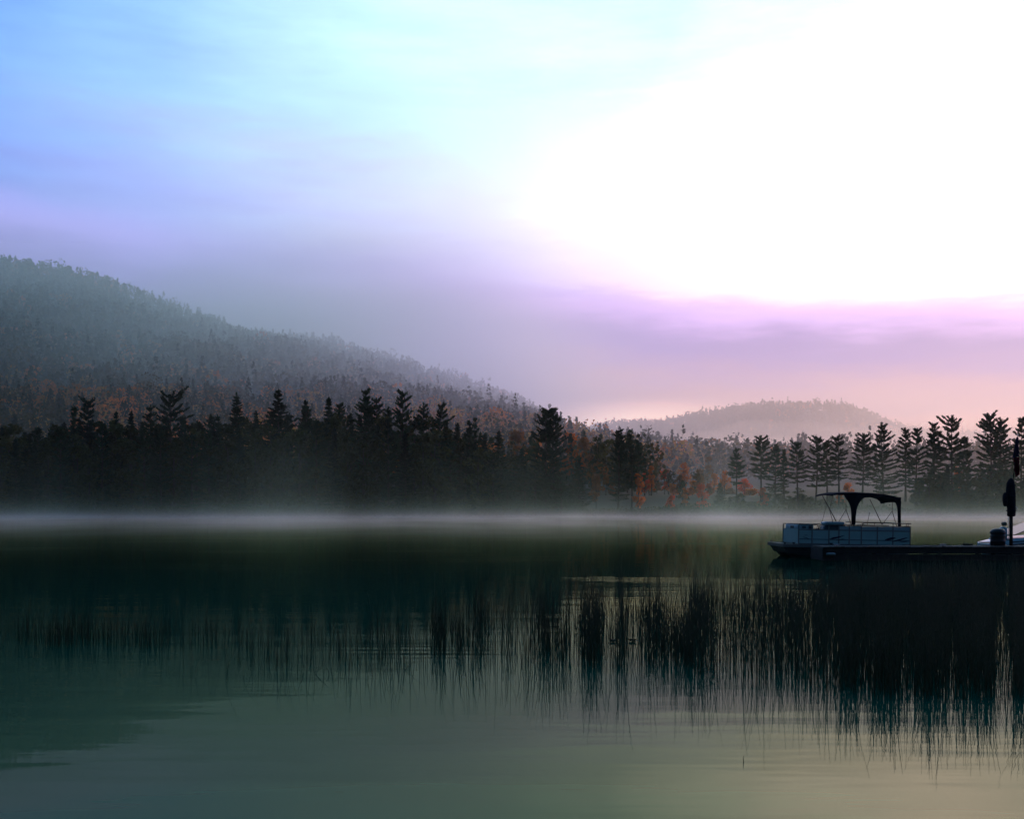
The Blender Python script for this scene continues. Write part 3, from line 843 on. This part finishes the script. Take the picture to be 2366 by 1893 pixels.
cushion('lounge_seat', lx(1851), lx(1892), .09, .62, DK + .02, DK + .45, 'vinyl')
cushion('seat_back', lx(1850), lx(1880), .075, .19, DK + .46, DK + .765, 'vinyl')
MB().box(lx(1853), lx(1862), .058, .07, DK + .60, DK + .67, .004).build('seat_pocket', M['vinyl_dark'], boat)
MB().box(lx(1868), lx(1878), .058, .07, DK + .58, DK + .70, .004).build('seat_pocket', M['vinyl_dark'], boat)
cushion('front_seat_back', lx(1845) + .04, lx(1845) + .14, .2, BEAM - .2, DK + .46, DK + .75, 'vinyl')
MB().box(lx(1845) + .028, lx(1845) + .038, .9, 1.4, DK + .58, DK + .68, .004).build('seat_pocket', M['vinyl_dark'], boat)
cushion('lounge_seat', lx(1851), lx(1892), BEAM - .6, BEAM - .09, DK + .02, DK + .45, 'vinyl')
cushion('helm_console', lx(1905), lx(1958), .10, .7, DK + .02, DK + .72, 'vinyl_dark')
cushion('console_cover', lx(1908), lx(1952), .08, .74, DK + .725, DK + .86, 'vinyl')
cushion('helm_seat', lx(1975), lx(2000), .35, .95, DK + .02, DK + .70, 'vinyl')
cushion('rear_bench', lx(2030), lx(2098), .25, BEAM - .25, DK + .02, DK + .5, 'vinyl')
cushion('bench_back', lx(2086), lx(2101), .25, BEAM - .25, DK + .51, DK + .69, 'vinyl_dark')
# stern rail
mb = MB()
zr = lambda s: DK + .84
pts = [(lx(1992), .045, RT - .02), (lx(1993), .045, zr(0) - .04), (lx(1997), .045, zr(0)), (lx(2104), .045, zr(0)), (lx(2104), BEAM - .05, zr(0)), (lx(1997), BEAM - .05, zr(0))]
mb.tube(pts, .017, 8)
for s in (2020, 2063, 2094, 2098):
    mb.tube([(lx(s), .045, RT - .02), (lx(s), .045, zr(0))], .014, 6)
mb.build('stern_rail', M['tube'], boat, True)
# bimini canopy: top sheet, gathered side curtains, frame tubes
Z2 = lambda x, y: (((1780 + x / 6.16) - 1812) / PXM, lz(1110 + y / 6.16, 1780 + x / 6.16))
prof = [Z2(*p) for p in ((872, 196), (900, 184), (960, 172), (1200, 166), (1350, 172), (1500, 180), (1640, 192), (1720, 208), (1800, 232), (1845, 268), (1856, 300))]
mb = MB()
rings = []
for x, z in prof:
    r_ = []
    for k in range(9):
        y = .06 + (BEAM - .12) * k / 8
        r_.append((x, y, z + .05 * math.sin(math.pi * k / 8) - .03))
    rings.append(r_ + [(p[0], p[1], p[2] - .055) for p in r_[::-1]])
mb.loft(rings)
can = mb.build('canopy', M['canvas'], boat, True)


def curtain(poly, y, th, name='side_curtain'):
    """thick gathered canvas cut to an outline given as left and right edges, top to bottom"""
    mb = MB()
    rr = []
    for (xl, xr, yy_) in poly:
        a, zz = Z2(xl, yy_); c, _ = Z2(xr, yy_)
        n = 7
        fr_ = [(a + (c - a) * k / (n - 1), y - th * (.6 + .4 * math.cos(k * 2.6 + zz * 3)), zz) for k in range(n)]
        bk = [(p[0], y + th * .7, zz) for p in fr_[::-1]]
        rr.append(fr_ + bk)
    mb.loft(rr)
    return mb.build(name, M['canvas'], boat, True)


curtain([(1048, 1360, 178), (1055, 1345, 240), (1072, 1312, 262), (1098, 1282, 295), (1120, 1258, 330), (1138, 1238, 375), (1148, 1226, 430), (1154, 1216, 520), (1160, 1210, 640)], .10, .035)
curtain([(1700, 1857, 240), (1735, 1858, 266), (1765, 1858, 300), (1790, 1858, 340), (1806, 1858, 390), (1813, 1858, 460), (1818, 1858, 560), (1822, 1860, 662)], .10, .035)
mb = MB()                                              # valance hanging from the near edge of the canopy
vr = []
for x_, yt_, yb_ in ((1040, 172, 215), (1060, 170, 250), (1200, 168, 262), (1330, 174, 250), (1450, 180, 242), (1600, 190, 240), (1700, 206, 246), (1760, 224, 272), (1820, 252, 300), (1856, 296, 340)):
    a, zt_ = Z2(x_, yt_); _, zb_ = Z2(x_, yb_)
    vr.append([(a, .052, zt_ - .03), (a, .052, zb_), (a, .082, zb_), (a, .082, zt_ - .03)])
mb.loft(vr)
mb.build('valance', M['canvas'], boat)
mb = MB().tube([(Z2(1185, 640)[0], .12, RT - .03), (Z2(1190, 190)[0], .12, Z2(1190, 190)[1])], .016).tube([(Z2(1838, 655)[0], .12, RT - .03), (Z2(1845, 290)[0], .12, Z2(1845, 290)[1])], .018)
mb.build('canopy_pole', M['tube'], boat, True)


def pole(a, c, y, r_=.013):
    sh = (BY0 + y) / BY0
    def q_(p):
        s, yy_ = 1780 + p[0] / 6.16, 1110 + p[1] / 6.16
        Xw = (s - CX) / F * (BY0 + y) - bx0; Zw = EYE - (yy_ - HY) / F * (BY0 + y) + math.tan(R(1.05)) * Xw
        return (Xw, y, Zw)
    MB().tube([q_(a), q_(c)], r_, 6).build('canopy_pole', M['tube'], boat, True)


pole((722, 215), (935, 600), BEAM - .06, .018)
pole((782, 365), (720, 625), BEAM - .06, .009)
pole((880, 205), (828, 415), .06, .010)
pole((828, 415), (880, 600), .06, .012)
pole((1062, 425), (960, 600), BEAM - .06, .012)
pole((1066, 425), (1148, 650), BEAM - .06, .014)
pole((1400, 270), (1582, 635), .06, .016)
pole((1402, 455), (1368, 640), BEAM - .06, .011)
pole((1722, 440), (1586, 630), BEAM - .06, .012)
pole((1722, 440), (1788, 655), BEAM - .06, .014)
pole((1060, 250), (1066, 430), BEAM - .06, .012)
pole((1722, 260), (1722, 440), BEAM - .06, .012)
# outboard on the stern
mb = MB().box(LEN + .05, LEN + .38, 1.0, 1.4, .55, .92, .08)
mb.box(LEN + .14, LEN + .28, 1.12, 1.28, -.35, .56, .02)
mb.build('outboard_motor', M['black'], boat, True)

# ------------------------------------------------------------------ dock
DX0, DX1, DY0, DY1, DZ = (1903 - CX) / F * 38.2, 24.5, 38.2, 39.7, .49
dock = empty('dock', (DX0, DY0, 0), 'long low dark timber dock with the boats tied behind it', 'dock')
pm = mesh_from('plank', *(lambda q_: (q_.v, q_.f))(MB().box(0, .142, -.03, DY1 - DY0 + .03, -.04, 0, .005)), M['wood'])
nP = int((DX1 - DX0) / .152)
for k in range(nP):
    o = link('plank', pm, dock)
    o.location = (k * .152, random.uniform(-.015, .015), DZ + random.uniform(-.004, .006))
    o.rotation_euler = (random.uniform(-.004, .004), 0, random.uniform(-.006, .006))
LD = DX1 - DX0
for y0 in (0, .7, DY1 - DY0 - .05):
    MB().box(0, LD, y0, y0 + .05, DZ - .25, DZ - .045, .006).build('stringer', M['wood_dark'], dock)
MB().box(0, LD, -.036, -.002, .0, DZ - .27, .004).build('skirt_board', M['wood_dark'], dock)
MB().box(-.045, -.004, -.03, DY1 - DY0, .0, DZ - .05, .004).build('end_board', M['wood_dark'], dock)
for k in range(8):
    for y in (.06, DY1 - DY0 - .12):
        x = .35 + k * (LD - .6) / 7
        MB().lathe([(.075, -1.2), (.075, DZ - .3), (.07, DZ - .045)], x, y + .06, 10).build('pile', M['wood_dark'], dock, True)
for x in (.5, 4.2, 7.6):
    MB().box(x - .11, x + .11, .10, .14, DZ + .055, DZ + .08, .008).box(x - .04, x + .04, .10, .14, DZ + .004, DZ + .055).build('dock_cleat', M['steel'], dock)


def onto(s, y=38.6): return (s - CX) / F * y
# rope coil and loose line on the planks
mb = MB()
mb.tube([(.16 * math.cos(t) * (1 + .1 * math.sin(3 * t)), .16 * math.sin(t), .02 + .012 * t / 6.28 * 1.2) for t in np.linspace(0, 6.28 * 4, 60)], .013, 5)
mb.build('rope_coil', M['rope'], None, True, label='small coil of dark rope lying on the dock planks', cat='rope', loc=(onto(2235), 38.55, DZ + .008))
mb = MB()
mb.tube([(-.9 + 1.8 * t, .12 * math.sin(9 * t), .015 + .02 * max(0, math.sin(17 * t))) for t in np.linspace(0, 1, 24)], .014, 5)
mb.build('mooring_line', M['rope'], None, True, label='slack dark mooring line along the dock beside the pontoon boat stern', cat='rope', loc=(onto(2150), 38.9, DZ + .006))
mb = MB()
mb.lathe([(.02, .0), (.055, .02), (.06, .08), (.06, .26), (.05, .31), (.02, .33)], 0, 0, 12)
fen = mb.build('boat_fender', M['alu'], None, True, label='small pale fender at the near end of the dock', cat='fender', loc=(onto(1908, 38.1), 38.06, .22))
fen.rotation_euler = (0, R(90), 0)

# barrel
bar = empty('barrel', (onto(2305.5, 38.9), 38.9, DZ + .006), 'black barrel with domed lid standing on the dock', 'barrel')
MB().lathe([(.235, 0), (.25, .02), (.25, .15), (.262, .165), (.25, .18), (.25, .33), (.262, .345), (.25, .36), (.25, .43)], n=24).build('drum', M['black'], bar, True)
MB().lathe([(.268, .432), (.268, .46), (.245, .53), (.19, .585), (.10, .615), (.02, .62)], n=24).build('lid', M['black'], bar, True)

# post with wrapped bundle
PY = 39.0
pst = empty('mooring_post', (onto(2336, PY), PY, DZ - .02), 'tall dark post on the dock with canvas bundle tied round its upper half', 'post')
MB().lathe([(.062, -1.4), (.062, 1.1), (.056, 2.35)], n=12).build('shaft', M['wood_dark'], pst, True)
mb = MB()
rings = []
for z, r_, ox in ((1.06, .10, 0), (1.09, .135, 0), (1.3, .14, .005), (1.6, .15, 0), (1.9, .15, -.01), (2.1, .14, -.01), (2.28, .12, 0), (2.38, .08, .01), (2.42, .03, .01)):
    rings.append([(ox + r_ * (1 + .10 * math.sin(5 * a + z * 3)) * math.cos(a), r_ * (1 + .10 * math.sin(5 * a + z * 3)) * math.sin(a), z) for a in [2 * math.pi * k / 18 for k in range(18)]])
mb.loft(rings).build('canvas_bundle', M['canvas'], pst, True)
mb = MB()
mb.loft([[(-.20 + r_ * math.cos(a) * .8, r_ * math.sin(a), z) for a in [2 * math.pi * k / 12 for k in range(12)]] for z, r_ in ((1.42, .05), (1.46, .09), (1.62, .115), (1.78, .115), (1.88, .08), (1.92, .03))])
mb.build('hanging_bag', M['canvas'], pst, True)
MB().tube([(.13, 0, 1.42), (.2, 0, 1.40), (.22, 0, 1.34), (.19, 0, 1.30)], .014, 6).build('hook', M['steel'], pst, True)
for z in (1.25, 1.75, 2.15):
    MB().lathe([(.158, z), (.168, z + .01), (.168, z + .03), (.158, z + .04)], n=18).build('strap', M['canvas'], pst, True)
# flag on a slanting staff
fl = empty('flag', (onto(2341, PY), PY, DZ + 2.36), 'limp dark flag with red lower end on a slim staff above the post', 'flag')
MB().tube([(-.04, 0, -.5), (.05, 0, .5), (.16, 0, 1.55)], [.016, .014, .010], 8).build('staff', M['wood_dark'], fl, True)
MB().lathe([(.005, 1.545), (.026, 1.56), (.03, 1.58), (.02, 1.60), (.004, 1.61)], .16, 0, 10).build('finial', M['steel'], fl, True)


def limp(z0, z1, wtop, wbot, x0, x1, mat, name, ph):
    mb = MB(); rr = []
    n = 13
    for k in range(12):
        t = k / 11; z = z0 + (z1 - z0) * t; wd = wtop + (wbot - wtop) * t; cx_ = x0 + (x1 - x0) * t
        fr_ = [(cx_ + wd * (j / (n - 1) - .5), .05 * math.sin(j * 1.55 + ph + t * 1.2) * (.5 + .5 * t), z + .06 * (j / (n - 1) - .5) * t) for j in range(n)]
        rr.append(fr_ + [(p[0], p[1] + .008, p[2]) for p in fr_[::-1]])
    mb.loft(rr); mb.build(name, M[mat], fl, True)


limp(1.50, .78, .07, .22, .15, .10, 'flag_navy', 'canton', 0)
limp(.785, .14, .215, .13, .105, .17, 'flag_red', 'striped_end', .4)

# ------------------------------------------------------------------ runabout behind the dock
RY = 41.6
rb_ = empty('runabout_boat', ((2300 - CX) / F * RY, RY, 0), 'white runabout with dark stripes half hidden behind the dock post', 'boat')
stations = [(0.02, .62, .50, .14), (.6, .95, .60, .10), (1.6, 1.02, .68, .05), (3.0, 1.0, .76, .05), (4.2, .72, .86, .12), (5.0, .34, .95, .3), (5.35, .03, 1.0, .6)]
rings = []
for x, hw, g_, k_ in stations:
    rings.append([(x, 1.05 - hw, g_), (x, 1.05 - hw * .98, g_ - .22), (x, 1.05 - hw * .88, k_ + .12), (x, 1.05 - hw * .3, k_ - .14), (x, 1.05 + hw * .3, k_ - .14), (x, 1.05 + hw * .88, k_ + .12), (x, 1.05 + hw * .98, g_ - .22), (x, 1.05 + hw, g_)])
MB().loft(rings).build('hull', M['hull'], rb_, True)
for dz, th in ((-.045, .04), (-.15, .055)):
    mb = MB()
    mb.loft([[(x, 1.05 - hw - .006, g_ + dz), (x, 1.05 - hw - .006, g_ + dz - th), (x, 1.05 - hw + .006, g_ + dz - th), (x, 1.05 - hw + .006, g_ + dz)] for x, hw, g_, k_ in stations[1:]])
    mb.build('hull_stripe', M['decal'], rb_)
mb = MB()
mb.loft([[(x, 1.05 - hw * 1.0, g_ + .003), (x, 1.05 - hw * .9, g_ + .06), (x, 1.05 + hw * .9, g_ + .06), (x, 1.05 + hw, g_ + .003)] for x, hw, g_, k_ in stations[1:]])
mb.build('deck_top', M['hull'], rb_)
mb = MB()
mb.loft([[(.75, .12, .78), (.76, .12, .82), (.76, 1.98, .82), (.75, 1.98, .78)], [(2.1, .22, 1.30), (2.12, .22, 1.33), (2.12, 1.88, 1.33), (2.1, 1.88, 1.30)], [(2.7, .3, .84), (2.72, .3, .87), (2.72, 1.8, .87), (2.7, 1.8, .84)]])
mb.build('windscreen', M['glass'], rb_)
MB().box(-.16, .4, .15, 1.25, .40, .48, .02).build('swim_platform', M['blue'], rb_)
MB().box(-.12, .36, .2, 1.2, .485, .52, .01).build('platform_mat', M['decal'], rb_)
MB().box(.34, .56, .18, .55, .58, 1.12, .06).build('helm_seat', M['vinyl'], rb_, True)
MB().box(.41, .55, .22, .46, 1.15, 1.31, .035).build('headrest', M['tan'], rb_, True)
MB().tube([(.58, .2, .6), (.58, .2, 1.5)], .012, 6).build('light_pole', M['white'], rb_, True)

# ------------------------------------------------------------------ rushes
rr = np.random.default_rng(77)


def stem_mesh(pts, r0, name='stem'):
    mb = MB(); n = len(pts)
    mb.tube(pts, [r0 * (1 - .8 * i / (n - 1)) for i in range(n)], 3, False)
    return mesh_from(name, mb.v, mb.f, M['reed'], True)


def curve_pts(h, bend, n=5):
    return [(bend * h * (i / (n - 1)) ** 2, 0, h * (i / (n - 1)) - (.15 if i == 0 else 0)) for i in range(n)]


def base_at(dx, dy):
    """water point at a column and row of the photograph (2156-wide view of it)"""
    Y = 2312 * EYE / (dy - 1072)
    return (dx - 1078) / 2312 * Y, Y


shared = [stem_mesh(curve_pts(1, bnd), .0045) for bnd in (.0, .05, .1, .18, .28, -.04)]


def one(dx, dy, h, label, group, me=None):
    X, Y = base_at(dx, dy)
    o = link('rush', me or shared[int(rr.integers(0, len(shared)))], label=label, cat='rush', group=group, loc=(X, Y, -.02))
    if me is None:
        o.scale = (1.0 * (.6 + .4 * h), 1.0 * (.6 + .4 * h), h)
        o.rotation_euler = (rr.normal() * .06, rr.normal() * .06, rr.uniform(0, 6.28))
    return o


G1, G2 = 'rushes scattered in the open water', 'rushes at the outer edge of the dense stand'
L1 = 'single thin rush scattered in open water before the dense stand'
L2 = 'thin rush at the outer edge of the dense stand'
for k in range(105):
    cxs = (470, 545, 575, 600, 640, 665, 715, 760, 800, 840, 862)
    dx = cxs[int(rr.integers(0, len(cxs)))] + rr.normal() * 16 if rr.random() < .75 else rr.uniform(370, 900)
    dy = rr.normal(1402, 16); dy = min(max(dy, 1368), 1440)
    one(dx, dy, rr.uniform(.18, .62), L1, G1)
for k in range(150):
    dx = rr.uniform(1470, 2140); dy = 1400 + (dx - 1470) * .105 + rr.normal() * 14
    one(dx, dy, rr.uniform(.3, .75), L2, G2)
# bent ones that can be singled out
def bent(dx, dy, pts, label):
    X, Y = base_at(dx, dy); s = Y / 2312
    P_ = [((a - dx) * s, 0, (dy - c) * s) for a, c in pts]
    return one(dx, dy, 1, label, 'broken rushes', stem_mesh(P_, .0045))


bent(1567, 1606, [(1567, 1607), (1565.5, 1598), (1565, 1590), (1567, 1584)], 'lone short bowed stem in open water in front of everything')
bent(848, 1412, [(846, 1414), (856, 1404), (872, 1390), (896, 1372)], 'long rush stem leaning far over in open water')
bent(852, 1409, [(850, 1412), (860, 1409), (868, 1412)], 'short broken rush lying at the foot of the leaning stem')
bent(1478, 1428, [(1476, 1432), (1474, 1412), (1480, 1404), (1500, 1411), (1516, 1415), (1498, 1421)], 'broken rush folded into a triangle at the edge of the stand')
bent(662, 1420, [(660, 1422), (668, 1410), (680, 1398), (690, 1388)], 'slanting rush between upright scattered stems')
bent(1170, 1400, [(1168, 1402), (1160, 1396), (1145, 1399)], 'short broken rush bent flat at the edge of the middle tufts')


def bed(name, boxes, label):
    """dense rushes nobody could count: boxes of (columns, rows, number, heights)"""
    Vs, Fs, off_ = [], [], 0
    for (a0, a1, r0, r1, n, h0, h1, clump) in boxes:
        k = n
        if clump:
            cc = rr.uniform(a0, a1, clump)
            dx = cc[rr.integers(0, clump, k)] + rr.normal(size=k) * (a1 - a0) / clump * .9
        else: dx = rr.uniform(a0, a1, k)
        y_near, y_far = 2312 * EYE / (r1 - 1072), 2312 * EYE / (r0 - 1072)
        Y = np.sqrt(rr.uniform(y_near ** 2, y_far ** 2, k))
        X = (dx - 1078) / 2312 * Y
        h = rr.uniform(h0, h1, k) * rr.uniform(.7, 1.1, k)
        la = rr.uniform(0, 6.28, k); lb = np.abs(rr.normal(size=k)) * .10
        segs = 4
        t = np.linspace(0, 1, segs)
        cxp = X[:, None] + np.cos(la)[:, None] * lb[:, None] * h[:, None] * t ** 2 + rr.normal(size=k)[:, None] * .03 * h[:, None] * t
        cyp = Y[:, None] + np.sin(la)[:, None] * lb[:, None] * h[:, None] * t ** 2
        czp = h[:, None] * t - .03
        rad = (.0042 * (1 - .75 * t))[None, :] * rr.uniform(.8, 1.3, k)[:, None]
        ring_ = []
        for j in range(3):
            an = 2.094 * j
            ring_.append(np.stack([cxp + rad * math.cos(an), cyp + rad * math.sin(an), czp], -1))
        V = np.stack(ring_, 2)                              # k, segs, 3, xyz
        id_ = np.arange(k * segs * 3).reshape(k, segs, 3) + off_
        f = np.stack([id_[:, :-1, :], np.roll(id_, -1, 2)[:, :-1, :], np.roll(id_, -1, 2)[:, 1:, :], id_[:, 1:, :]], -1).reshape(-1, 4)
        Vs.append(V.reshape(-1, 3)); Fs.append(f); off_ += k * segs * 3
    return link(name, mesh_from(name, np.vstack(Vs), np.vstack(Fs), M['reed'], True), label=label, cat='rushes', kind='stuff')


bed('rush_bed', [(1440, 1860, 1262, 1425, 1150, .35, .9, 30), (1560, 1900, 1262, 1452, 1150, .4, .85, 0), (1700, 2100, 1250, 1462, 2200, .4, .9, 30), (1780, 2420, 1240, 1470, 2500, .45, .9, 0),
                 (1840, 2420, 1245, 1475, 3500, .45, .9, 40), (1950, 2420, 1236, 1478, 2500, .5, .9, 30)], 'dense black stand of rushes in front of the dock')
bed('rush_bed', [(905, 1010, 1325, 1392, 220, .25, .85, 9), (1010, 1260, 1290, 1404, 560, .25, 1.0, 18), (1140, 1200, 1330, 1400, 130, .5, .9, 3), (1230, 1500, 1275, 1410, 760, .25, 1.0, 24), (1370, 1480, 1340, 1405, 220, .4, .8, 5)], 'ragged tufts of rushes between the scattered stems and the dense stand')
bed('rush_bed', [(-60, 330, 1328, 1366, 420, .18, .55, 14), (300, 560, 1328, 1372, 150, .15, .5, 9), (540, 940, 1330, 1400, 200, .2, .6, 14)], 'faint dark tufts of rushes in the shaded far side of the shallows')
for dx, dy, s, lab in ((1290, 1353, .05, 'small dark floating weed clump among the tufts'), (1330, 1352, .09, 'larger dark floating weed clump beside the small one')):
    X, Y = base_at(dx, dy)
    V, Fc = kites(np.column_stack([rr.normal(size=(40, 2)) * s * .35, rr.uniform(.0, .03, 40)]), rr.normal(size=(40, 3)) * np.array([1, 1, .2]), .04, .02, rr)
    link('floating_weed', mesh_from('floating_weed', V, Fc, M['reed']), label=lab, cat='weed', group='floating weed', loc=(X, Y, .004))
